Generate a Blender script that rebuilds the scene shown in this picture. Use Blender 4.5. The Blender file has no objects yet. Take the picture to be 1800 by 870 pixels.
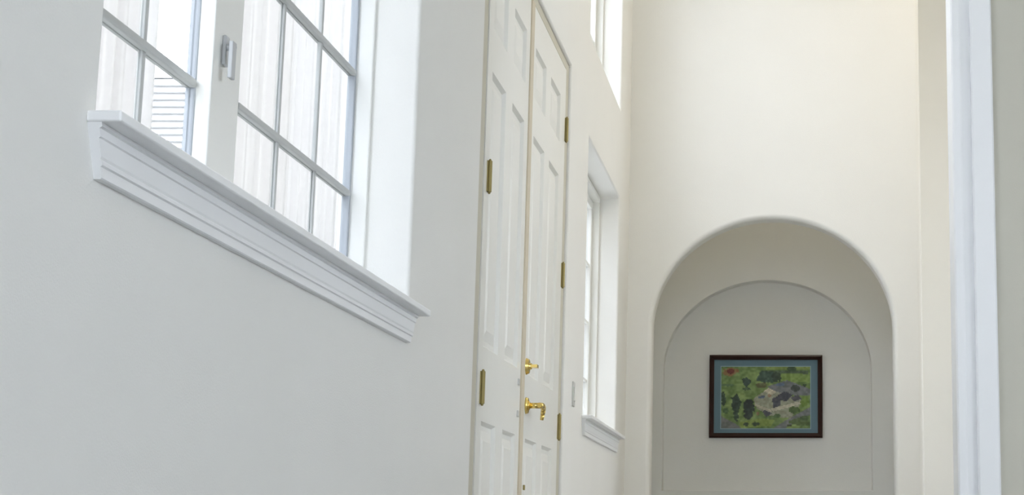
import bpy, bmesh, math, random
import numpy as np
from mathutils import Vector, Matrix

random.seed(7)
scn = bpy.context.scene
COL = scn.collection

# ------------------------------------------------------------------ camera
# focal length and principal point in pixels of the 1800 x 870 frame
F, PX, PY, VY, HC = 2930.0, 1400.0, 435.0, 962.0, 0.35
cam_d = bpy.data.cameras.new('camera')
cam_d.sensor_fit = 'HORIZONTAL'
cam_d.sensor_width = 36.0
cam_d.lens = F * 36.0 / 1800.0
cam_d.shift_x = (900.0 - PX) / 1800.0
cam_d.shift_y = 0.0
cam_d.clip_start = 0.05
cam_d.clip_end = 300
cam = bpy.data.objects.new('camera', cam_d)
cam.location = (0, 0, HC)
cam.rotation_euler = (math.pi / 2 + math.atan((VY - PY) / F), 0, 0)
COL.objects.link(cam)
scn.camera = cam

# ------------------------------------------------------------------ sky and exposure
SKY = 1.0
world = bpy.data.worlds.new('overcast_sky')
scn.world = world
world.use_nodes = True
bg = world.node_tree.nodes['Background']
bg.inputs['Color'].default_value = (0.85, 0.90, 1.0, 1)
bg.inputs['Strength'].default_value = SKY

vs = scn.view_settings
vs.view_transform = 'Standard'
vs.look = 'None'
vs.gamma = 1.0
vs.use_curve_mapping = False
vs.exposure = 3.02
scn.cycles.use_denoising = True
scn.cycles.max_bounces = 12
scn.cycles.diffuse_bounces = 8
scn.cycles.use_adaptive_sampling = True
scn.cycles.adaptive_threshold = 0.02
scn.cycles.transparent_max_bounces = 16
scn.cycles.caustics_reflective = False
scn.cycles.caustics_refractive = False


# ------------------------------------------------------------------ materials
def new_mat(name):
    m = bpy.data.materials.new(name)
    m.use_nodes = True
    nt = m.node_tree
    return m, nt, nt.nodes['Principled BSDF']


def paint(name, rgb, rough=0.6, bump=0.0, scale=220.0, var=0.02):
    m, nt, p = new_mat(name)
    tc = nt.nodes.new('ShaderNodeTexCoord')
    n = nt.nodes.new('ShaderNodeTexNoise')
    n.inputs['Scale'].default_value = 3.0
    n.inputs['Detail'].default_value = 4
    nt.links.new(tc.outputs['Object'], n.inputs['Vector'])
    r = nt.nodes.new('ShaderNodeValToRGB')
    r.color_ramp.elements[0].color = tuple(c * (1 - var) for c in rgb) + (1,)
    r.color_ramp.elements[1].color = tuple(min(1, c * (1 + var)) for c in rgb) + (1,)
    nt.links.new(n.outputs['Fac'], r.inputs['Fac'])
    nt.links.new(r.outputs['Color'], p.inputs['Base Color'])
    p.inputs['Roughness'].default_value = rough
    p.inputs['Specular IOR Level'].default_value = 0.3
    if bump:
        n2 = nt.nodes.new('ShaderNodeTexNoise')
        n2.inputs['Scale'].default_value = scale
        n2.inputs['Detail'].default_value = 3
        nt.links.new(tc.outputs['Object'], n2.inputs['Vector'])
        b = nt.nodes.new('ShaderNodeBump')
        b.inputs['Strength'].default_value = bump
        b.inputs['Distance'].default_value = 0.004
        nt.links.new(n2.outputs['Fac'], b.inputs['Height'])
        nt.links.new(b.outputs['Normal'], p.inputs['Normal'])
    return m


def metal(name, rgb, rough):
    m, nt, p = new_mat(name)
    tc = nt.nodes.new('ShaderNodeTexCoord')
    n = nt.nodes.new('ShaderNodeTexNoise')
    n.inputs['Scale'].default_value = 60
    nt.links.new(tc.outputs['Object'], n.inputs['Vector'])
    mr = nt.nodes.new('ShaderNodeMapRange')
    mr.inputs['To Min'].default_value = rough * 0.8
    mr.inputs['To Max'].default_value = rough * 1.25
    nt.links.new(n.outputs['Fac'], mr.inputs['Value'])
    nt.links.new(mr.outputs['Result'], p.inputs['Roughness'])
    p.inputs['Base Color'].default_value = rgb + (1,)
    p.inputs['Metallic'].default_value = 1.0
    return m


M = {}
M['wall'] = paint('cream_wall_paint', (0.82, 0.815, 0.785), 0.75, 0.18, 240)
M['taupe'] = paint('taupe_wall_paint', (0.58, 0.56, 0.48), 0.75, 0.15, 240)
M['ceil'] = paint('ceiling_paint', (0.83, 0.82, 0.79), 0.8)
M['trim'] = paint('white_trim_paint', (0.88, 0.885, 0.89), 0.4)
M['door'] = paint('door_enamel', (0.79, 0.78, 0.73), 0.38)
M['frame'] = paint('door_frame_tan', (0.56, 0.53, 0.43), 0.5)  # tan tone, darker than the door leaves
M['astragal'] = paint('tan_weatherstrip', (0.60, 0.53, 0.40), 0.5)
M['vinyl'] = paint('white_vinyl', (0.80, 0.80, 0.77), 0.35)
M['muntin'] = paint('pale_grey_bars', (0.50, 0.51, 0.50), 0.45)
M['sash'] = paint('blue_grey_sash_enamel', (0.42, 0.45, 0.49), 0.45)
M['handle'] = paint('grey_handle', (0.50, 0.51, 0.52), 0.35)
M['brass'] = metal('polished_brass', (0.80, 0.60, 0.20), 0.22)
M['brass_dull'] = metal('aged_brass', (0.32, 0.26, 0.11), 0.5)
M['steel'] = metal('dull_steel', (0.55, 0.55, 0.53), 0.4)
M['plastic'] = paint('switch_plastic', (0.62, 0.62, 0.60), 0.4)
M['mahogany'] = paint('mahogany_frame', (0.030, 0.010, 0.008), 0.3, 0.0, var=0.3)
M['mat'] = paint('blue_grey_mat', (0.16, 0.25, 0.30), 0.8)
M['mat_edge'] = paint('pale_blue_bevel', (0.32, 0.44, 0.50), 0.8)
M['siding'] = paint('white_siding', (0.50, 0.50, 0.50), 0.6)
M['roof'] = paint('grey_roof', (0.25, 0.25, 0.25), 0.9)
M['concrete'] = paint('pale_concrete', (0.50, 0.49, 0.46), 0.9, 0.2, 30, 0.06)


def mat_floor():
    m, nt, p = new_mat('grey_stone_tile')
    tc = nt.nodes.new('ShaderNodeTexCoord')
    b = nt.nodes.new('ShaderNodeTexBrick')
    b.offset = 0.0
    b.inputs['Color1'].default_value = (0.34, 0.34, 0.34, 1)
    b.inputs['Color2'].default_value = (0.31, 0.31, 0.31, 1)
    b.inputs['Mortar'].default_value = (0.22, 0.22, 0.22, 1)
    b.inputs['Scale'].default_value = 1.0
    b.inputs['Mortar Size'].default_value = 0.004
    b.inputs['Brick Width'].default_value = 0.45
    b.inputs['Row Height'].default_value = 0.45
    nt.links.new(tc.outputs['Object'], b.inputs['Vector'])
    nt.links.new(b.outputs['Color'], p.inputs['Base Color'])
    p.inputs['Roughness'].default_value = 0.35
    return m


M['floor'] = mat_floor()


def mat_glass():
    m = bpy.data.materials.new('window_glass')
    m.use_nodes = True
    nt = m.node_tree
    nt.nodes.clear()
    out = nt.nodes.new('ShaderNodeOutputMaterial')
    mix = nt.nodes.new('ShaderNodeMixShader')
    tr = nt.nodes.new('ShaderNodeBsdfTransparent')
    tr.inputs['Color'].default_value = (0.97, 0.98, 0.98, 1)
    gl = nt.nodes.new('ShaderNodeBsdfGlossy')
    gl.inputs['Roughness'].default_value = 0.02
    # Schlick reflectance, the same on both faces of the pane
    lw = nt.nodes.new('ShaderNodeLayerWeight')
    lw.inputs['Blend'].default_value = 0.5
    pw = nt.nodes.new('ShaderNodeMath'); pw.operation = 'POWER'
    pw.inputs[1].default_value = 5.0
    ma = nt.nodes.new('ShaderNodeMath'); ma.operation = 'MULTIPLY_ADD'
    ma.inputs[1].default_value = 0.5
    ma.inputs[2].default_value = 0.02
    nt.links.new(lw.outputs['Facing'], pw.inputs[0])
    nt.links.new(pw.outputs[0], ma.inputs[0])
    nt.links.new(ma.outputs[0], mix.inputs['Fac'])
    nt.links.new(tr.outputs['BSDF'], mix.inputs[1])
    nt.links.new(gl.outputs['BSDF'], mix.inputs[2])
    nt.links.new(mix.outputs['Shader'], out.inputs['Surface'])
    return m


M['glass'] = mat_glass()


def mat_drape():
    m = bpy.data.materials.new('linen_drape')
    m.use_nodes = True
    nt = m.node_tree
    nt.nodes.clear()
    out = nt.nodes.new('ShaderNodeOutputMaterial')
    mix = nt.nodes.new('ShaderNodeMixShader')
    mix.inputs['Fac'].default_value = 0.5
    tc = nt.nodes.new('ShaderNodeTexCoord')
    n = nt.nodes.new('ShaderNodeTexNoise')
    n.inputs['Scale'].default_value = 40
    nt.links.new(tc.outputs['Object'], n.inputs['Vector'])
    r = nt.nodes.new('ShaderNodeValToRGB')
    r.color_ramp.elements[0].color = (0.645, 0.632, 0.624, 1)
    r.color_ramp.elements[1].color = (0.715, 0.702, 0.694, 1)
    nt.links.new(n.outputs['Fac'], r.inputs['Fac'])
    d = nt.nodes.new('ShaderNodeBsdfDiffuse')
    t = nt.nodes.new('ShaderNodeBsdfTranslucent')
    nt.links.new(r.outputs['Color'], d.inputs['Color'])
    nt.links.new(r.outputs['Color'], t.inputs['Color'])
    nt.links.new(d.outputs['BSDF'], mix.inputs[1])
    nt.links.new(t.outputs['BSDF'], mix.inputs[2])
    nt.links.new(mix.outputs['Shader'], out.inputs['Surface'])
    return m


M['drape'] = mat_drape()


def mat_lamp(strength, rgb):
    m, nt, p = new_mat('added_lamp_glow')
    p.inputs['Base Color'].default_value = (0.9, 0.88, 0.8, 1)
    p.inputs['Emission Color'].default_value = rgb + (1,)
    p.inputs['Emission Strength'].default_value = strength
    return m


def mat_print():
    m, nt, p = new_mat('aerial_view_print')
    a = nt.nodes.new('ShaderNodeVertexColor')
    a.layer_name = 'ink'
    nt.links.new(a.outputs['Color'], p.inputs['Base Color'])
    p.inputs['Roughness'].default_value = 0.5
    return m


# ------------------------------------------------------------------ mesh helpers
def link(name, me, mat=None, parent=None):
    o = bpy.data.objects.new(name, me)
    COL.objects.link(o)
    if mat is not None and me is not None and not me.materials:
        me.materials.append(mat)
    if parent is not None:
        o.parent = parent
    return o


def tag(o, label=None, cat=None, group=None, kind=None):
    if label: o['label'] = label
    if cat: o['category'] = cat
    if group: o['group'] = group
    if kind: o['kind'] = kind
    return o


def empty(name, loc=(0, 0, 0)):
    o = bpy.data.objects.new(name, None)
    o.empty_display_size = 0.1
    o.location = loc
    COL.objects.link(o)
    return o


def bm_box(bm, x0, x1, y0, y1, z0, z1):
    vs_ = [bm.verts.new(c) for c in ((x0, y0, z0), (x1, y0, z0), (x1, y1, z0), (x0, y1, z0),
                                     (x0, y0, z1), (x1, y0, z1), (x1, y1, z1), (x0, y1, z1))]
    for f in ((0, 3, 2, 1), (4, 5, 6, 7), (0, 1, 5, 4), (1, 2, 6, 5), (2, 3, 7, 6), (3, 0, 4, 7)):
        bm.faces.new([vs_[i] for i in f])


def finish(name, bm, mat, parent=None, bevel=0.0, seg=2, smooth=False, origin=None):
    bmesh.ops.remove_doubles(bm, verts=bm.verts, dist=1e-6)
    bmesh.ops.recalc_face_normals(bm, faces=bm.faces)
    off = Vector(origin) if origin else Vector((0, 0, 0))
    if parent is not None:
        off = off + Vector((0, 0, 0))
        base = parent
        while base is not None:
            off = off + base.location if origin is None else off
            base = base.parent
    if origin is not None or parent is not None:
        for v in bm.verts:
            v.co -= off
    if smooth:
        for f in bm.faces: f.smooth = True
    me = bpy.data.meshes.new(name)
    bm.to_mesh(me)
    bm.free()
    o = link(name, me, mat, parent)
    if origin is not None:
        o.location = origin
        if parent is not None:
            p = Vector((0, 0, 0)); b = parent
            while b is not None:
                p += b.location; b = b.parent
            o.location = Vector(origin) - p
    if bevel:
        md = o.modifiers.new('edge', 'BEVEL')
        md.width = bevel
        md.segments = seg
        md.limit_method = 'ANGLE'
        md.angle_limit = math.radians(40)
        md.harden_normals = False
        if seg > 2:
            for f in me.polygons: f.use_smooth = True
            md.harden_normals = True
    return o


def box(name, b, mat, parent=None, bevel=0.0, seg=2):
    bm = bmesh.new()
    bm_box(bm, *b)
    return finish(name, bm, mat, parent, bevel, seg)


def bm_cyl(bm, p0, p1, r0, r1=None, n=20):
    p0, p1 = Vector(p0), Vector(p1)
    r1 = r0 if r1 is None else r1
    d = (p1 - p0).normalized()
    u = d.orthogonal().normalized()
    w = d.cross(u)
    a = [bm.verts.new(p0 + r0 * (math.cos(t) * u + math.sin(t) * w)) for t in (2 * math.pi * i / n for i in range(n))]
    b = [bm.verts.new(p1 + r1 * (math.cos(t) * u + math.sin(t) * w)) for t in (2 * math.pi * i / n for i in range(n))]
    for i in range(n):
        bm.faces.new((a[i], a[(i + 1) % n], b[(i + 1) % n], b[i]))
    bm.faces.new(list(reversed(a)))
    bm.faces.new(b)


def grid_wall(name, axis, t0, t1, ucuts, z0, z1, holes, mat, bevel=0.0, seg=3):
    """Solid wall with rectangular openings. axis 'x': thin in X, runs along Y. axis 'y': thin in Y, runs along X."""
    us = sorted(set([ucuts[0], ucuts[1]] + [h[0] for h in holes] + [h[1] for h in holes]))
    zs = sorted(set([z0, z1] + [h[2] for h in holes] + [h[3] for h in holes]))
    def solid(i, k):
        if i < 0 or k < 0 or i >= len(us) - 1 or k >= len(zs) - 1: return False
        u, z = (us[i] + us[i + 1]) / 2, (zs[k] + zs[k + 1]) / 2
        return not any(h[0] < u < h[1] and h[2] < z < h[3] for h in holes)
    def P(t, u, z):
        return (t, u, z) if axis == 'x' else (u, t, z)
    bm = bmesh.new()
    def quad(*ps):
        bm.faces.new([bm.verts.new(p) for p in ps])
    for i in range(len(us) - 1):
        for k in range(len(zs) - 1):
            if not solid(i, k): continue
            a, b, c, d = us[i], us[i + 1], zs[k], zs[k + 1]
            for t in (t0, t1):
                quad(P(t, a, c), P(t, b, c), P(t, b, d), P(t, a, d))
            if not solid(i - 1, k): quad(P(t0, a, c), P(t1, a, c), P(t1, a, d), P(t0, a, d))
            if not solid(i + 1, k): quad(P(t0, b, c), P(t1, b, c), P(t1, b, d), P(t0, b, d))
            if not solid(i, k - 1): quad(P(t0, a, c), P(t1, a, c), P(t1, b, c), P(t0, b, c))
            if not solid(i, k + 1): quad(P(t0, a, d), P(t1, a, d), P(t1, b, d), P(t0, b, d))
    bmesh.ops.remove_doubles(bm, verts=bm.verts, dist=1e-6)
    bmesh.ops.recalc_face_normals(bm, faces=bm.faces)
    bmesh.ops.dissolve_limit(bm, angle_limit=0.01, verts=bm.verts, edges=bm.edges)
    o = finish(name, bm, mat, None, bevel, seg)
    tag(o, kind='structure')
    return o


# ------------------------------------------------------------------ room dimensions
XL = -1.067            # face of the left wall
XO = -1.272            # its outer face
YE = 10.42             # face of the end wall with the arch
YF = 11.90             # face of the wall beyond the arch
ZC = 5.2               # ceiling
XR, YB = 5.2, -4.0     # great room right wall and back wall
XH = 3.6               # right wall of the hall behind the partition
YP = 6.0               # partition with the white casing

W1 = (2.47, 4.54, 0.998, 2.45)
W2 = (8.34, 9.86, 0.998, 2.43)
W3 = (8.31, 9.84, 2.965, 4.6)
DO = (5.485, 7.645, 0.0, 2.60)
UP = [(2.5, 4.5, 2.965, 4.6), (5.7, 7.5, 2.965, 4.6)]   # upper windows added for light, unseen above the view

# ------------------------------------------------------------------ structure
tag(box('floor', (-1.29, 5.4, -4.2, 12.2, -0.15, 0.0), M['floor']), kind='structure')
tag(box('ceiling', (-1.5, 5.5, -4.3, 12.4, ZC, ZC + 0.25), M['ceil']), kind='structure')
grid_wall('wall_left', 'x', XO, XL, (YB - 0.2, 12.2), 0.0, ZC, [W1, W2, W3, DO] + UP, M['wall'], 0.012, 3)
BACK = [(-0.7, 1.7, 0.6, 4.2)]
grid_wall('wall_back', 'y', YB - 0.2, YB, (XL, XR), 0.0, ZC, BACK, M['wall'])
RIGHT = [(0.2, 3.0, 0.9, 3.2)]
grid_wall('wall_right', 'x', XR, XR + 0.2, (YB - 0.2, YP + 0.2), 0.0, ZC, RIGHT, M['wall'])
HALLW = [(6.5, 7.3, 0.9, 4.2), (10.75, 11.75, 0.6, 3.9)]
grid_wall('wall_hall_right', 'x', XH, XH + 0.2, (YP + 0.15, 12.2), 0.0, ZC, HALLW, M['wall'])


def arch_points(cx, hw, zs, rise, n):
    return [(cx - hw * math.cos(math.pi * i / n), zs + rise * math.sin(math.pi * i / n)) for i in range(n + 1)]


# end wall with the arched opening
AC, AH, AZ, AR, AT = -0.149, 0.760, 1.70, 0.71, 0.16
bm = bmesh.new()
arch = arch_points(AC, AH, AZ, AR, 64)
outline = [(XL - 0.1, 0), (AC - AH, 0)] + arch + [(AC + AH, 0), (0.795, 0), (0.795, ZC), (XL - 0.1, ZC)]
vs0 = [bm.verts.new((x, YE, z)) for x, z in outline]
fc = bm.faces.new(vs0)
ext = bmesh.ops.extrude_face_region(bm, geom=[fc])
bmesh.ops.translate(bm, vec=(0, AT, 0), verts=[g for g in ext['geom'] if isinstance(g, bmesh.types.BMVert)])
wall_end = finish('wall_end', bm, M['wall'], None, 0.032, 5)
tag(wall_end, kind='structure')

# unseen wall added to block light from the right behind the arch
tag(box('wall_light_block', (0.715, 0.795, YE + AT - 0.02, YF + 0.05, 0, ZC), M['wall']), kind='structure')

# wall beyond the arch, with a shallow arched picture niche
NC, NH, NB, NZ, NR, ND = -0.207, 0.745, 0.746, 1.60, 0.65, 0.11
narch = arch_points(NC, NH, NZ, NR, 64)
X0, X1 = XO - 0.1, XH + 0.2
bm = bmesh.new()
half = len(narch) // 2
V = lambda x, y, z: bm.verts.new((x, y, z))
bm.faces.new([V(X0, YF, 0), V(NC, YF, 0), V(NC, YF, NB), V(NC - NH, YF, NB)] + [V(x, YF, z) for x, z in narch[:half + 1]] + [V(NC, YF, ZC), V(X0, YF, ZC)])
bm.faces.new([V(X1, YF, 0), V(NC, YF, 0), V(NC, YF, NB), V(NC + NH, YF, NB)] + [V(x, YF, z) for x, z in reversed(narch[half:])] + [V(NC, YF, ZC), V(X1, YF, ZC)])
ring = [(NC, NB), (NC - NH, NB)] + narch + [(NC + NH, NB)]
for i in range(len(ring)):
    (xa, za), (xb, zb) = ring[i], ring[(i + 1) % len(ring)]
    bm.faces.new([V(xa, YF, za), V(xb, YF, zb), V(xb, YF + ND, zb), V(xa, YF + ND, za)])
bm.faces.new([V(x, YF + ND, z) for x, z in ring])
bm.faces.new([V(X0, YF + 0.30, 0), V(X1, YF + 0.30, 0), V(X1, YF + 0.30, ZC), V(X0, YF + 0.30, ZC)])
for xs in (X0, X1):
    bm.faces.new([V(xs, YF, 0), V(xs, YF + 0.30, 0), V(xs, YF + 0.30, ZC), V(xs, YF, ZC)])
for zz in (0, ZC):
    bm.faces.new([V(X0, YF, zz), V(NC, YF, zz), V(X1, YF, zz), V(X1, YF + 0.30, zz), V(X0, YF + 0.30, zz)])
tag(finish('wall_far', bm, M['wall'], None, 0.005, 2), kind='structure')

# partition at the right, with the white casing of the hall opening
XC = 0.575
tag(box('wall_partition', (XC + 0.02, XR, YP, YP + 0.15, 0, ZC), M['taupe']), kind='structure')
prof = [(XC, 0.152), (XC, -0.022), (XC + 0.006, -0.028), (XC + 0.030, -0.028), (XC + 0.036, -0.026),
        (XC + 0.072, -0.002), (XC + 0.072, -0.026), (XC + 0.078, -0.030), (XC + 0.146, -0.030), (XC + 0.152, -0.025),
        (XC + 0.155, 0.0), (XC + 0.019, 0.0), (XC + 0.019, 0.152)]
bm = bmesh.new()
a = [bm.verts.new((x, YP + y, 0.0)) for x, y in prof]
b = [bm.verts.new((x, YP + y, ZC)) for x, y in prof]
for i in range(len(prof)):
    j = (i + 1) % len(prof)
    bm.faces.new((a[i], a[j], b[j], b[i]))
bm.faces.new(a); bm.faces.new(b)
tag(finish('trim_1', bm, M['trim']), kind='structure')


# ------------------------------------------------------------------ windows of the left wall
def ring_box(name, x0, x1, y0, y1, z0, z1, w, mat, parent, bevel=0.004):
    """rectangular frame of four mitred members as one part; w = (near, far, bottom, top) widths"""
    bm = bmesh.new()
    o = [(y0, z0), (y1, z0), (y1, z1), (y0, z1)]
    i = [(y0 + w[0], z0 + w[2]), (y1 - w[1], z0 + w[2]), (y1 - w[1], z1 - w[3]), (y0 + w[0], z1 - w[3])]
    for x in (x0, x1):
        ov = [bm.verts.new((x, *p)) for p in o]
        iv = [bm.verts.new((x, *p)) for p in i]
        for k in range(4):
            bm.faces.new((ov[k], ov[(k + 1) % 4], iv[(k + 1) % 4], iv[k]))
    for L in (o, i):
        for k in range(4):
            p, q = L[k], L[(k + 1) % 4]
            bm.faces.new([bm.verts.new(c) for c in ((x0, *p), (x0, *q), (x1, *q), (x1, *p))])
    return finish(name, bm, mat, parent, bevel)


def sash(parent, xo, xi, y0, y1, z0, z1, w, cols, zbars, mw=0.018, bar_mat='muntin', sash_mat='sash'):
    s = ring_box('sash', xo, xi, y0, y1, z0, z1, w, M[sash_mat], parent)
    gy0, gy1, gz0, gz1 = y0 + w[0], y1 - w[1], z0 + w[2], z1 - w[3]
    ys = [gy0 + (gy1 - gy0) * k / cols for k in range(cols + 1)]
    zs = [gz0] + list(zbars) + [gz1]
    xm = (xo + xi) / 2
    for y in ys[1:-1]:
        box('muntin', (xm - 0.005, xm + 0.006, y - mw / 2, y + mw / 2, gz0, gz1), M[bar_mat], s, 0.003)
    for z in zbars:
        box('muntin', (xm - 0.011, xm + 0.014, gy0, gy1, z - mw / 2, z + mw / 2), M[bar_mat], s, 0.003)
    for i in range(cols):
        for k in range(len(zs) - 1):
            a = mw / 2 if i > 0 else 0
            b = mw / 2 if i < cols - 1 else 0
            c = mw / 2 if k > 0 else 0
            d = mw / 2 if k < len(zs) - 2 else 0
            box('pane', (xm - 0.002, xm + 0.002, ys[i] + a, ys[i + 1] - b, zs[k] + c, zs[k + 1] - d), M['glass'], s)
    return s


# sill: nosing board over a moulded apron whose ends slope in towards the bottom
APRON = [(0.022, 0.0), (0.022, -0.006), (0.018, -0.008), (0.018, -0.020), (0.0155, -0.022), (0.0155, -0.048), (0.014, -0.052), (0.016, -0.055), (0.016, -0.060), (0.0125, -0.062), (0.0125, -0.078), (0.010, -0.080)]


def sill(parent, y0, y1, ztop):
    zt = ztop - 0.018
    bm = bmesh.new()
    bm_box(bm, XL - 0.001, XL + 0.052, y0 - 0.003, y1 + 0.003, zt, ztop)
    finish('sill_nosing', bm, M['trim'], parent, 0.004, 3)
    bm = bmesh.new()
    n = len(APRON)
    def ends(dz):
        t = -dz / 0.080
        return y0 + 0.038 * t, y1 - 0.015 - 0.04 * t
    A = [bm.verts.new((XL + p, ends(dz)[0], zt + dz)) for p, dz in APRON]
    B = [bm.verts.new((XL + p, ends(dz)[1], zt + dz)) for p, dz in APRON]
    A0 = [bm.verts.new((XL - 0.002, ends(dz)[0], zt + dz)) for p, dz in APRON]
    B0 = [bm.verts.new((XL - 0.002, ends(dz)[1], zt + dz)) for p, dz in APRON]
    for i in range(n - 1):
        bm.faces.new((A[i], B[i], B[i + 1], A[i + 1]))
        bm.faces.new((A0[i], A[i], A[i + 1], A0[i + 1]))
        bm.faces.new((B[i], B0[i], B0[i + 1], B[i + 1]))
        bm.faces.new((A0[i], B0[i], B0[i + 1], A0[i + 1]))
    bm.faces.new((A[0], A0[0], B0[0], B[0]))
    bm.faces.new((A[-1], A0[-1], B0[-1], B[-1]))
    finish('sill_apron', bm, M['trim'], parent)


# window_1: two sashes, the nearer one set further out
w1 = empty('window_1', (XL, W1[0], W1[2]))
tag(w1, 'large white window with grey glazing bars, moulded sill and lever handle, nearest the camera', kind='structure')
ring_box('window_frame', -1.270, -1.192, W1[0], W1[1], W1[2], W1[3], (0.05, 0.017, 0.03, 0.05), M['vinyl'], w1)
ZB = (1.312, 1.656, 2.000)
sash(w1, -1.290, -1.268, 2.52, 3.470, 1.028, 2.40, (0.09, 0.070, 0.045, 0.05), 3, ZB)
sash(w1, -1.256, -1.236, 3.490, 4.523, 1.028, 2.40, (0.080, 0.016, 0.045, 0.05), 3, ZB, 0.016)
box('mullion', (-1.270, -1.222, 3.405, 3.489, 1.028, 2.40), M['vinyl'], w1)
box('mullion_cover', (-1.222, -1.205, 3.320, 3.489, 1.028, 2.40), M['vinyl'], w1, 0.003)
box('sill_board', (-1.270, XL - 0.001, W1[0] + 0.002, W1[1] - 0.002, W1[2], W1[2] + 0.004), M['trim'], w1)
sill(w1, 2.434, 4.586, 0.998)
# lever handle on the meeting stile
hd = box('window_handle', (-1.205, -1.197, 3.366, 3.392, 1.345, 1.410), M['handle'], w1, 0.003)
bm = bmesh.new()
bm_cyl(bm, (-1.198, 3.378, 1.385), (-1.178, 3.365, 1.382), 0.007, n=14)
bm_box(bm, -1.185, -1.176, 3.350, 3.374, 1.312, 1.392)
finish('handle_lever', bm, M['handle'], hd, 0.002)

# window_2: narrow window past the doors; window_3: the tall one above it
w2 = empty('window_2', (XL, W2[0], W2[2]))
tag(w2, 'narrow white window with moulded sill between the double doors and the end wall', kind='structure')
ring_box('window_frame', -1.270, -1.185, *W2, (0.03, 0.025, 0.03, 0.035), M['vinyl'], w2)
sash(w2, -1.265, -1.225, W2[0] + 0.03, W2[1] - 0.025, W2[2] + 0.03, W2[3] - 0.035, (0.05, 0.05, 0.05, 0.05), 4, (1.312, 1.656, 2.000), 0.016, 'vinyl', 'vinyl')
box('sill_board', (-1.270, XL - 0.001, W2[0] + 0.002, W2[1] - 0.002, W2[2], W2[2] + 0.004), M['trim'], w2)
sill(w2, 8.30, 9.93, 0.998)

w3 = empty('window_3', (XL, W3[0], W3[2]))
tag(w3, 'tall upper white window set high above the narrow window, cut off by the top edge', kind='structure')
ring_box('window_frame', -1.270, -1.185, *W3, (0.03, 0.025, 0.03, 0.035), M['vinyl'], w3)
sash(w3, -1.265, -1.225, W3[0] + 0.03, W3[1] - 0.025, W3[2] + 0.03, W3[3] - 0.035, (0.05, 0.05, 0.05, 0.05), 4, (3.37, 3.71, 4.05), 0.016, 'vinyl', 'vinyl')

for n_, u_ in enumerate(UP):
    w = empty('window_%d' % (4 + n_), (XL, u_[0], u_[2]))
    tag(w, ('unseen tall white window added for light above the near window', 'unseen tall white window added for light above the double doors')[n_], kind='structure')
    ring_box('window_frame', -1.270, -1.185, *u_, (0.06, 0.06, 0.04, 0.06), M['vinyl'], w)
    box('pane', (-1.252, -1.248, u_[0] + 0.06, u_[1] - 0.06, u_[2] + 0.04, u_[3] - 0.06), M['glass'], w)

# unseen windows added behind the camera and to the right to light the room
k = 6
for (u0, u1, z0, z1) in BACK:
    w = empty('window_%d' % k, ((u0 + u1) / 2, YB - 0.1, z0)); tag(w, 'large plain window added for light in the back wall behind the camera', kind='structure', group='windows added behind the camera')
    for a_, b_, c_, d_ in ((u0, u0 + 0.06, z0, z1), (u1 - 0.06, u1, z0, z1), (u0 + 0.06, u1 - 0.06, z0, z0 + 0.06), (u0 + 0.06, u1 - 0.06, z1 - 0.06, z1)):
        box('window_frame', (a_, b_, YB - 0.14, YB - 0.06, c_, d_), M['vinyl'], w)
    box('pane', (u0 + 0.06, u1 - 0.06, YB - 0.103, YB - 0.097, z0 + 0.06, z1 - 0.06), M['glass'], w)
    k += 1
for (XW, lst) in ((XR, RIGHT), (XH, HALLW)):
    for (u0, u1, z0, z1) in lst:
        w = empty('window_%d' % k, (XW + 0.1, (u0 + u1) / 2, z0)); tag(w, 'large plain window added for light in the right wall outside the view', kind='structure', group='windows added right of the view')
        ring_box('window_frame', XW + 0.06, XW + 0.14, u0, u1, z0, z1, (0.06,) * 4, M['vinyl'], w)
        box('pane', (XW + 0.097, XW + 0.103, u0 + 0.06, u1 - 0.06, z0 + 0.06, z1 - 0.06), M['glass'], w)
        k += 1

# ------------------------------------------------------------------ double doors
XD = XL - 0.010                     # face of the door leaves, set back from the wall
dr = empty('door_1', (XL, DO[0], 0))
tag(dr, 'pair of tall cream panelled entry doors with brass lever, deadbolt and hinges', kind='structure')
YL0, YM, YR1, ZT = 5.618, 6.525, 7.536, 2.548
bm = bmesh.new()
bm_box(bm, XO + 0.01, XD - 0.004, DO[0] + 0.001, YL0 - 0.004, 0, ZT + 0.012)
bm_box(bm, XO + 0.01, XD - 0.004, YR1 + 0.004, DO[1] - 0.001, 0, ZT + 0.012)
bm_box(bm, XO + 0.01, XD - 0.004, DO[0] + 0.001, DO[1] - 0.001, ZT + 0.012, DO[3] - 0.001)
finish('door_frame', bm, M['frame'], dr)


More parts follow.
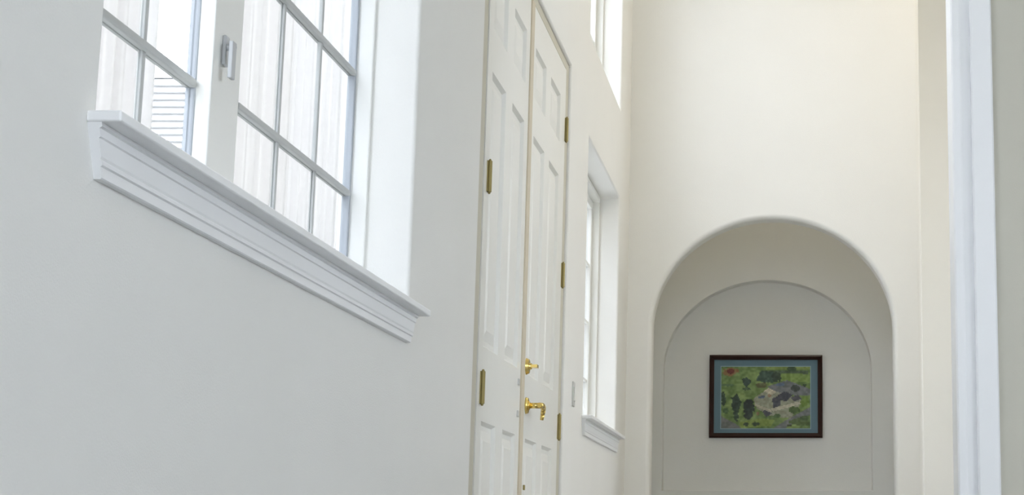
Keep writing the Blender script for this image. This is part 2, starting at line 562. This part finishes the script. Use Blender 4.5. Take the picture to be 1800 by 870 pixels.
def leaf(name, y0, y1, cols):
    """door leaf: stiles and rails with real openings, six raised panels set into them"""
    rows = [(0.22, 0.775), (1.030, 2.010), (2.165, 2.385)]
    ucs = sorted([y0, y1] + [c for col in cols for c in col])
    zcs = sorted([0.008, ZT] + [c for r in rows for c in r])
    th = 0.044
    bm = bmesh.new()
    def hole(u, z):
        return any(a < u < b for a, b in cols) and any(a < z < b for a, b in rows)
    def quad(*ps): bm.faces.new([bm.verts.new(p) for p in ps])
    for i in range(len(ucs) - 1):
        for j in range(len(zcs) - 1):
            a, b, c, d = ucs[i], ucs[i + 1], zcs[j], zcs[j + 1]
            if hole((a + b) / 2, (c + d) / 2):
                # moulded slope down into the panel recess
                s, dp = 0.011, 0.014
                o = [(a, c), (b, c), (b, d), (a, d)]
                n = [(a + s, c + s), (b - s, c + s), (b - s, d - s), (a + s, d - s)]
                for k2 in range(4):
                    p, q, r, t = o[k2], o[(k2 + 1) % 4], n[(k2 + 1) % 4], n[k2]
                    quad((XD, *p), (XD, *q), (XD - dp, *r), (XD - dp, *t))
                quad(*[(XD - dp, *p) for p in n])
            else:
                quad((XD, a, c), (XD, b, c), (XD, b, d), (XD, a, d))
            quad((XD - th, a, c), (XD - th, b, c), (XD - th, b, d), (XD - th, a, d))
    for a, b in zip(ucs, ucs[1:]):
        for z in (zcs[0], zcs[-1]):
            quad((XD, a, z), (XD, b, z), (XD - th, b, z), (XD - th, a, z))
    for c, d in zip(zcs, zcs[1:]):
        for y in (y0, y1):
            quad((XD, y, c), (XD, y, d), (XD - th, y, d), (XD - th, y, c))
    lf = finish(name, bm, M['door'], dr)
    for a, b in cols:
        for c, d in rows:
            bm = bmesh.new()
            s, t = 0.028, 0.036
            x0, x1 = XD - 0.0139, XD - 0.004
            o = [(a + s, c + s), (b - s, c + s), (b - s, d - s), (a + s, d - s)]
            n = [(a + s + t, c + s + t), (b - s - t, c + s + t), (b - s - t, d - s - t), (a + s + t, d - s - t)]
            ov = [bm.verts.new((x0, *p)) for p in o]
            nv = [bm.verts.new((x1, *p)) for p in n]
            for q in range(4):
                bm.faces.new((ov[q], ov[(q + 1) % 4], nv[(q + 1) % 4], nv[q]))
            bm.faces.new(nv); bm.faces.new(ov)
            finish('door_panel', bm, M['door'], lf)
    return lf


leafA = leaf('door_leaf', YL0, YM - 0.004, [(5.705, 5.985), (6.125, 6.405)])
leafB = leaf('door_leaf', YM + 0.004, YR1, [(6.640, 6.935), (7.075, 7.370)])
# astragal strip on the meeting edge
box('astragal', (XD - 0.002, XD + 0.006, YM - 0.034, YM + 0.036, 0.01, ZT - 0.003), M['astragal'], leafA, 0.002)


def hinge(lf, y, z, side):
    h = empty('hinge', (0, 0, 0))
    h.parent = lf
    P = lf.matrix_world
    base = Vector((0, 0, 0)); b = lf
    while b is not None:
        base += b.location; b = b.parent
    h.location = Vector((XD + 0.004, y, z)) - base
    bm = bmesh.new()
    bm_cyl(bm, (0.004, 0, -0.055), (0.004, 0, 0.055), 0.008, n=14)
    bm_cyl(bm, (0.004, 0, 0.055), (0.004, 0, 0.062), 0.006, 0.003, n=14)
    bm_cyl(bm, (0.004, 0, -0.062), (0.004, 0, -0.055), 0.003, 0.006, n=14)
    bm_box(bm, -0.006, 0.000, -0.013, 0.013, -0.055, 0.055)
    bmesh.ops.recalc_face_normals(bm, faces=bm.faces)
    me = bpy.data.meshes.new('hinge'); bm.to_mesh(me); bm.free()
    bpy.data.objects.remove(h)
    o = link('hinge', me, M['brass_dull'], lf)
    o.location = Vector((XD + 0.004, y, z)) - base
    o['label'] = 'brass hinge'
    return o


for z in (0.22, 0.884, 1.577, 2.262):
    hinge(leafB, YR1 + 0.002, z, 1)
for z in (0.22, 0.886, 1.622, 2.345):
    hinge(leafA, YL0 + 0.056, z, -1)


def abs_loc(o):
    p = Vector((0, 0, 0))
    while o is not None:
        p += o.location; o = o.parent
    return p


# lever set, deadbolt, flush bolt and strike plates
def lever(lf, y, z):
    bm = bmesh.new()
    bm_cyl(bm, (XD, y, z), (XD + 0.010, y, z), 0.034, 0.030, 28)
    bm_cyl(bm, (XD + 0.010, y, z), (XD + 0.016, y, z), 0.020, 0.016, 24)
    bm_cyl(bm, (XD + 0.012, y, z), (XD + 0.062, y, z), 0.0115, n=18)
    pts = [(XD + 0.055, y - 0.012, z + 0.001), (XD + 0.060, y + 0.03, z + 0.002), (XD + 0.058, y + 0.075, z - 0.001), (XD + 0.054, y + 0.105, z - 0.009), (XD + 0.050, y + 0.118, z - 0.026), (XD + 0.046, y + 0.122, z - 0.048)]
    rr = [0.010, 0.0125, 0.011, 0.010, 0.009, 0.007]
    for i in range(len(pts) - 1):
        bm_cyl(bm, pts[i], pts[i + 1], rr[i], rr[i + 1], 16)
    o = finish('lever_handle', bm, M['brass'], lf)
    for f in o.data.polygons: f.use_smooth = len(f.vertices) == 4
    o['label'] = 'polished brass lever handle'


lever(leafB, 6.640, 0.905)
bm = bmesh.new()
bm_cyl(bm, (XD, 6.625, 1.060), (XD + 0.012, 6.625, 1.060), 0.034, 0.028, 28)
bm_cyl(bm, (XD + 0.012, 6.625, 1.060), (XD + 0.022, 6.625, 1.060), 0.014, 0.012, 20)
bm_box(bm, XD + 0.020, XD + 0.046, 6.605, 6.645, 1.054, 1.066)
o = finish('deadbolt', bm, M['brass'], leafB); o['label'] = 'polished brass deadbolt thumb turn'
box('flush_bolt', (XD, XD + 0.006, 6.625, 6.645, 0.572, 0.592), M['brass_dull'], leafB, 0.001)
for z in (0.980, 0.858):
    box('strike_plate', (XD, XD + 0.004, 6.430, 6.462, z - 0.012, z + 0.012), M['steel'], leafA, 0.001)

# ------------------------------------------------------------------ light switch
sw = empty('light_switch', (XL, 7.955, 1.07))
tag(sw, 'small pale rocker light switch plate on the wall beside the double doors', 'light switch')
box('switch_plate', (XL, XL + 0.006, 7.955 - 0.036, 7.955 + 0.036, 1.07 - 0.058, 1.07 + 0.058), M['plastic'], sw, 0.002)
box('rocker', (XL + 0.005, XL + 0.011, 7.955 - 0.016, 7.955 + 0.016, 1.07 - 0.033, 1.07 + 0.033), M['vinyl'], sw, 0.002)

# ------------------------------------------------------------------ framed picture in the niche
YN = YF + ND
PX0, PX1, PZ0, PZ1 = -0.627, 0.187, 1.122, 1.717
pic = empty('framed_picture', ((PX0 + PX1) / 2, YN, PZ0))
tag(pic, 'aerial view picture with blue-grey mat in a dark mahogany frame hanging in the arched niche', 'picture')


def frame_y(name, x0, x1, z0, z1, w, ya, yb, mat, parent):
    bm = bmesh.new()
    o = [(x0, z0), (x1, z0), (x1, z1), (x0, z1)]
    i = [(x0 + w, z0 + w), (x1 - w, z0 + w), (x1 - w, z1 - w), (x0 + w, z1 - w)]
    m_ = [(x0 + w * .35, z0 + w * .35), (x1 - w * .35, z0 + w * .35), (x1 - w * .35, z1 - w * .35), (x0 + w * .35, z1 - w * .35)]
    layers = [(o, yb), (o, ya + 0.008), (m_, ya), (i, ya + 0.012), (i, yb)]
    vv = [[bm.verts.new((p[0], y, p[1])) for p in L] for L, y in layers]
    for a_ in range(len(vv)):
        b_ = (a_ + 1) % len(vv)
        for q in range(4):
            bm.faces.new((vv[a_][q], vv[a_][(q + 1) % 4], vv[b_][(q + 1) % 4], vv[b_][q]))
    return finish(name, bm, mat, parent)


frame_y('picture_frame', PX0, PX1, PZ0, PZ1, 0.034, YN - 0.034, YN, M['mahogany'], pic)
box('mat_board', (PX0 + 0.03, PX1 - 0.03, YN - 0.012, YN - 0.002, PZ0 + 0.03, PZ1 - 0.03), M['mat'], pic)
QX0, QX1, QZ0, QZ1 = PX0 + 0.086, PX1 - 0.088, PZ0 + 0.068, PZ1 - 0.084
box('mat_bevel', (QX0 - 0.006, QX1 + 0.006, YN - 0.0135, YN - 0.0115, QZ0 - 0.006, QZ1 + 0.006), M['mat_edge'], pic)

NW, NHT = 96, 64
rng = np.random.default_rng(3)


def smooth_noise(cells_x, cells_y):
    g = rng.random((cells_y + 2, cells_x + 2))
    yy = np.linspace(0, cells_y, NHT, endpoint=False); xx = np.linspace(0, cells_x, NW, endpoint=False)
    yi, xi = yy.astype(int), xx.astype(int)
    fy, fx = (yy - yi)[:, None], (xx - xi)[None, :]
    return (g[np.ix_(yi, xi)] * (1 - fy) * (1 - fx) + g[np.ix_(yi, xi + 1)] * (1 - fy) * fx + g[np.ix_(yi + 1, xi)] * fy * (1 - fx) + g[np.ix_(yi + 1, xi + 1)] * fy * fx)


U, Vv = np.meshgrid((np.arange(NW) + .5) / NW, (np.arange(NHT) + .5) / NHT)     # v runs down
n1, n2, n3 = smooth_noise(9, 7), smooth_noise(22, 16), smooth_noise(46, 32)
img = np.zeros((NHT, NW, 3))
img[:] = (104, 130, 66)
img += ((n1 - .5)[..., None] * np.array((50, 44, 34)) + (n2 - .5)[..., None] * np.array((52, 48, 34)))


def poly_mask(pts):
    m = np.zeros(U.shape, bool)
    n = len(pts)
    for i in range(n):
        (xa, ya), (xb, yb) = pts[i], pts[(i + 1) % n]
        c = ((ya > Vv) != (yb > Vv)) & (U < (xb - xa) * (Vv - ya) / ((yb - ya) or 1e-9) + xa)
        m ^= c
    return m


def put(mask, rgb, k=1.0):
    img[mask] = img[mask] * (1 - k) + np.array(rgb) * k


def blob(cx, cy, rx, ry, rgb, k=.9, rag=.8):
    d = ((U - cx) / rx) ** 2 + ((Vv - cy) / ry) ** 2 + (n3 - .5) * rag + (n2 - .5) * rag
    put(d < 1, rgb, k)


put(poly_mask([(.0, .0), (.5, .0), (.34, .42), (.0, .40)]), (112, 140, 74), .5)
put(poly_mask([(.62, .12), (1, .10), (1, .26), (.66, .24)]), (122, 150, 66), .8)
put(poly_mask([(.50, .0), (1, .0), (1, .05), (.5, .04)]), (128, 150, 70), .8)
put(poly_mask([(.42, .055), (.98, .07), (.98, .12), (.5, .10)]), (74, 92, 66), .85)
blob(.51, .17, .14, .09, (62, 88, 74)); blob(.62, .17, .05, .09, (48, 66, 46))
blob(.80, .03, .05, .05, (62, 86, 52))
blob(.28, .24, .045, .075, (44, 66, 56)); blob(.29, .36, .05, .025, (66, 88, 58))
blob(.10, .08, .09, .065, (150, 94, 58), .7); blob(.105, .075, .045, .04, (112, 44, 30), .95, .4)
blob(.06, .30, .09, .02, (84, 112, 72)); blob(.45, .30, .06, .05, (92, 84, 56), .7)
# car park, roads
put(poly_mask([(.52, .32), (.74, .22), (1.0, .36), (1.0, .46), (.86, .47), (.60, .42)]), (108, 110, 118), .9)
put(poly_mask([(.0, .80), (.20, .96), (.22, 1), (.0, 1)]), (104, 104, 106), .9)
put(poly_mask([(.58, 1.0), (.78, .82), (1.0, .66), (1.0, .78), (.76, .96), (.72, 1.0)]), (112, 114, 118), .9)
blob(.66, .29, .05, .03, (86, 104, 132), .8, .4)
blob(.82, .35, .06, .055, (58, 68, 60)); blob(.94, .30, .02, .03, (52, 74, 44))
# building group: pale terraces and grey roofs
put(poly_mask([(.36, .52), (.52, .36), (.62, .40), (.92, .55), (.78, .84), (.56, .80), (.40, .68)]), (150, 148, 132), .85)
put(poly_mask([(.48, .40), (.53, .34), (.62, .41), (.57, .46)]), (190, 182, 158), .95)
put(poly_mask([(.57, .52), (.66, .46), (.67, .62), (.59, .68)]), (70, 72, 82), .95)
put(poly_mask([(.63, .46), (.72, .40), (.80, .46), (.74, .56), (.66, .55)]), (64, 66, 78), .95)
put(poly_mask([(.78, .50), (.86, .46), (.91, .52), (.82, .57)]), (74, 74, 82), .95)
put(poly_mask([(.46, .73), (.52, .68), (.57, .76), (.51, .82)]), (72, 74, 82), .95)
put(poly_mask([(.42, .48), (.49, .47), (.48, .52), (.42, .52)]), (84, 98, 122), .9)
put(poly_mask([(.56, .68), (.90, .56), (.91, .60), (.58, .73)]), (184, 180, 160), .9)
put(poly_mask([(.38, .60), (.56, .70), (.56, .75), (.38, .64)]), (176, 170, 148), .8)
blob(.54, .47, .02, .03, (150, 110, 84), .7, .3); blob(.41, .76, .02, .03, (140, 100, 78), .7, .3)
# trees and lawns
put(poly_mask([(.20, .90), (.44, .84), (.60, .86), (.56, .97), (.22, .99)]), (128, 148, 62), .8)
blob(.63, .80, .04, .03, (70, 98, 50)); blob(.82, .70, .06, .055, (72, 98, 42)); blob(.94, .57, .045, .09, (104, 132, 48))
blob(.88, .90, .12, .06, (84, 104, 54)); blob(.94, .84, .05, .04, (72, 96, 52)); blob(.77, .95, .03, .02, (56, 66, 36))
blob(.02, .52, .03, .11, (50, 72, 52)); blob(.05, .72, .03, .05, (70, 98, 58))
blob(.165, .58, .055, .14, (38, 58, 44)); blob(.17, .76, .03, .12, (48, 70, 48))
blob(.31, .66, .06, .13, (34, 48, 42)); blob(.31, .80, .05, .05, (40, 54, 44))
blob(.39, .93, .04, .03, (54, 72, 46)); blob(.28, .94, .03, .03, (44, 62, 40))
img += (n3 - .5)[..., None] * 34
g_ = img.mean(2, keepdims=True)
img = np.clip((g_ + (img - g_) * 0.92 + (g_ - 95) * 0.12) * 1.06, 8, 235) / 255.0
lin = np.where(img <= 0.04045, img / 12.92, ((img + 0.055) / 1.055) ** 2.4)
verts, faces, cols_ = [], [], []
for j in range(NHT + 1):
    for i in range(NW + 1):
        verts.append((QX0 + (QX1 - QX0) * i / NW, YN - 0.0142, QZ1 - (QZ1 - QZ0) * j / NHT))
for j in range(NHT):
    for i in range(NW):
        a_ = j * (NW + 1) + i
        faces.append((a_, a_ + NW + 1, a_ + NW + 2, a_ + 1))
off = abs_loc(pic)
me = bpy.data.meshes.new('print')
me.from_pydata([tuple(Vector(v) - off) for v in verts], [], faces)
ca = me.color_attributes.new('ink', 'FLOAT_COLOR', 'CORNER')
buf = np.ones((NHT * NW, 4, 4), np.float32)
buf[:, :, :3] = lin.reshape(-1, 1, 3)
ca.data.foreach_set('color', buf.ravel())
link('print', me, mat_print(), pic)

# ------------------------------------------------------------------ unseen warm ceiling lamps added to brighten the hall and the alcove
def added_lamp(x, y, r, strength, rgb, label):
    lamp = empty('added_ceiling_light', (x, y, ZC))
    tag(lamp, label, 'ceiling light')
    bm = bmesh.new(); bm_cyl(bm, (x, y, ZC - 0.03), (x, y, ZC), r * 1.04, n=40)
    finish('lamp_base', bm, M['brass'], lamp)
    bm = bmesh.new()
    bm_cyl(bm, (x, y, ZC - 0.09), (x, y, ZC - 0.03), r * 0.8, r, 40)
    bm_cyl(bm, (x, y, ZC - 0.12), (x, y, ZC - 0.09), r * 0.44, r * 0.8, 40)
    finish('lamp_diffuser', bm, mat_lamp(strength, rgb), lamp)


added_lamp(1.5, 8.7, 0.25, 8.0, (1.0, 0.86, 0.66), 'unseen round warm ceiling light added to brighten the hall')
added_lamp(0.25, 10.95, 0.17, 2.8, (1.0, 0.92, 0.76), 'small unseen warm ceiling light added above the picture alcove behind the arch')

# ------------------------------------------------------------------ outside
tag(box('ground', (-60, 40, -40, 80, -0.35, -0.16), M['concrete']), kind='structure')


def drape(name, y0, y1, x, z0, z1, label, seed):
    r = random.Random(seed)
    n = int((y1 - y0) / 0.011)
    ph = [r.random() * 6.28 for _ in range(3)]
    verts, faces = [], []
    zs_ = [z0 + (z1 - z0) * k2 / 8 for k2 in range(9)]
    for i in range(n + 1):
        y = y0 + (y1 - y0) * i / n
        s = y - y0
        for z in zs_:
            t = (z - z0) / (z1 - z0)
            amp = 0.035 * (1.15 - 0.4 * t)
            d = amp * math.sin(2 * math.pi * s / 0.125 + 0.7 * math.sin(s * 5 + ph[0]) + ph[1]) + 0.012 * math.sin(2 * math.pi * s / 0.047 + ph[2])
            verts.append((x + d, y, min(z, z1 - 0.020)))
    m = len(zs_)
    for i in range(n):
        for k2 in range(m - 1):
            a_ = i * m + k2
            faces.append((a_, a_ + m, a_ + m + 1, a_ + 1))
    me = bpy.data.meshes.new(name)
    base = Vector((x, (y0 + y1) / 2, z0))
    me.from_pydata([tuple(Vector(v) - base) for v in verts], [], faces)
    for f in me.polygons: f.use_smooth = True
    root = empty(name, base)
    o = link('fabric', me, M['drape'], root)
    md = o.modifiers.new('thickness', 'SOLIDIFY'); md.thickness = 0.002
    yy = y0 + 0.06
    while yy < y1:
        q = link('curtain_ring', RING_ME, None, root)
        q.location = (0, yy - base.y, z1 + 0.012 - z0)
        yy += 0.25
    tag(root, label, 'curtain', 'outdoor drapes beyond the large window')


XDR, ZDR = -2.6, 4.3
bm = bmesh.new()
NS, NT = 16, 8
tv = [[bm.verts.new(((0.030 + 0.005 * math.cos(2 * math.pi * t / NT)) * math.cos(2 * math.pi * q / NS), 0.005 * math.sin(2 * math.pi * t / NT),
                     (0.030 + 0.005 * math.cos(2 * math.pi * t / NT)) * math.sin(2 * math.pi * q / NS))) for t in range(NT)] for q in range(NS)]
for q in range(NS):
    for t in range(NT):
        bm.faces.new((tv[q][t], tv[(q + 1) % NS][t], tv[(q + 1) % NS][(t + 1) % NT], tv[q][(t + 1) % NT]))
RING_ME = bpy.data.meshes.new('curtain_ring'); bm.to_mesh(RING_ME); bm.free(); RING_ME.materials.append(M['steel'])
drape('outdoor_drape', 1.6, 6.48, XDR, -0.10, ZDR, 'pale pleated outdoor drape behind the left panes of the large window', 5)  # near end runs on unseen to keep sky light off the window reveal
drape('outdoor_drape', 7.30, 9.75, XDR, -0.10, ZDR, 'pale pleated outdoor drape behind the right panes of the large window', 9)
bm = bmesh.new()
bm_cyl(bm, (XDR, 1.445, ZDR + 0.012), (XDR, 9.905, ZDR + 0.012), 0.018, n=16)
tag(finish('curtain_rod', bm, M['steel'], origin=(XDR, 5.7, ZDR + 0.012)), 'long steel curtain rod carrying the outdoor drapes between two posts', 'curtain rod')
for y, lb in ((1.4, 'white round post at the near end of the outdoor curtain rod'), (9.95, 'white round post at the far end of the outdoor curtain rod')):
    bm = bmesh.new(); bm_cyl(bm, (XDR, y, -0.16), (XDR, y, ZDR + 0.05), 0.045, n=20); bm_cyl(bm, (XDR, y, ZDR + 0.05), (XDR, y, ZDR + 0.08), 0.06, 0.03, n=20)
    tag(finish('curtain_post', bm, M['trim'], origin=(XDR, y, -0.16)), lb, 'post', 'posts of the outdoor curtain rod')

# neighbouring house seen through the gap between the drapes: white lap siding
YH, HX0, HX1, HZ = 25.0, -14.0, -7.6, 7.52
nh = empty('neighbour_house', ((HX0 + HX1) / 2, YH, -0.16))
tag(nh, 'white neighbouring house with horizontal lap siding seen through the near window', 'house')
box('house_body', (HX0 + 0.05, HX1 - 0.05, YH + 0.04, YH + 8, -0.16, HZ - 0.02), M['siding'], nh)
bm = bmesh.new()
EX = 0.111
prof = [(0.0, 0.0), (0.0, EX * 1.12), (-0.012, EX * 1.12), (-0.150, 0.0)]
L0 = [bm.verts.new((-(HX1 - HX0) / 2, y, z)) for y, z in prof]
L1 = [bm.verts.new(((HX1 - HX0) / 2, y, z)) for y, z in prof]
for i in range(4):
    bm.faces.new((L0[i], L0[(i + 1) % 4], L1[(i + 1) % 4], L1[i]))
bm.faces.new(L0); bm.faces.new(L1)
bmesh.ops.recalc_face_normals(bm, faces=bm.faces)
pl_me = bpy.data.meshes.new('siding_plank'); bm.to_mesh(pl_me); bm.free(); pl_me.materials.append(M['siding'])
z = 0.0
while z < HZ + 0.16 - EX:
    o = link('siding_plank', pl_me, None, nh)
    o.location = (0, 0.04, z)
    z += EX
bm = bmesh.new()
r0 = [(HX0 - .02, YH - .02), (HX1 + .02, YH - .02), (HX1 + .02, YH + 8.1), (HX0 - .02, YH + 8.1)]
a = [bm.verts.new((x, y, HZ)) for x, y in r0]
b1 = bm.verts.new((HX0 + 2.5, YH + 4, HZ + .7)); b2 = bm.verts.new((HX1 - 2.5, YH + 4, HZ + .7))
bm.faces.new(a); bm.faces.new((a[0], a[1], b2, b1)); bm.faces.new((a[1], a[2], b2)); bm.faces.new((a[2], a[3], b1, b2)); bm.faces.new((a[3], a[0], b1))
finish('house_roof', bm, M['roof'], nh)
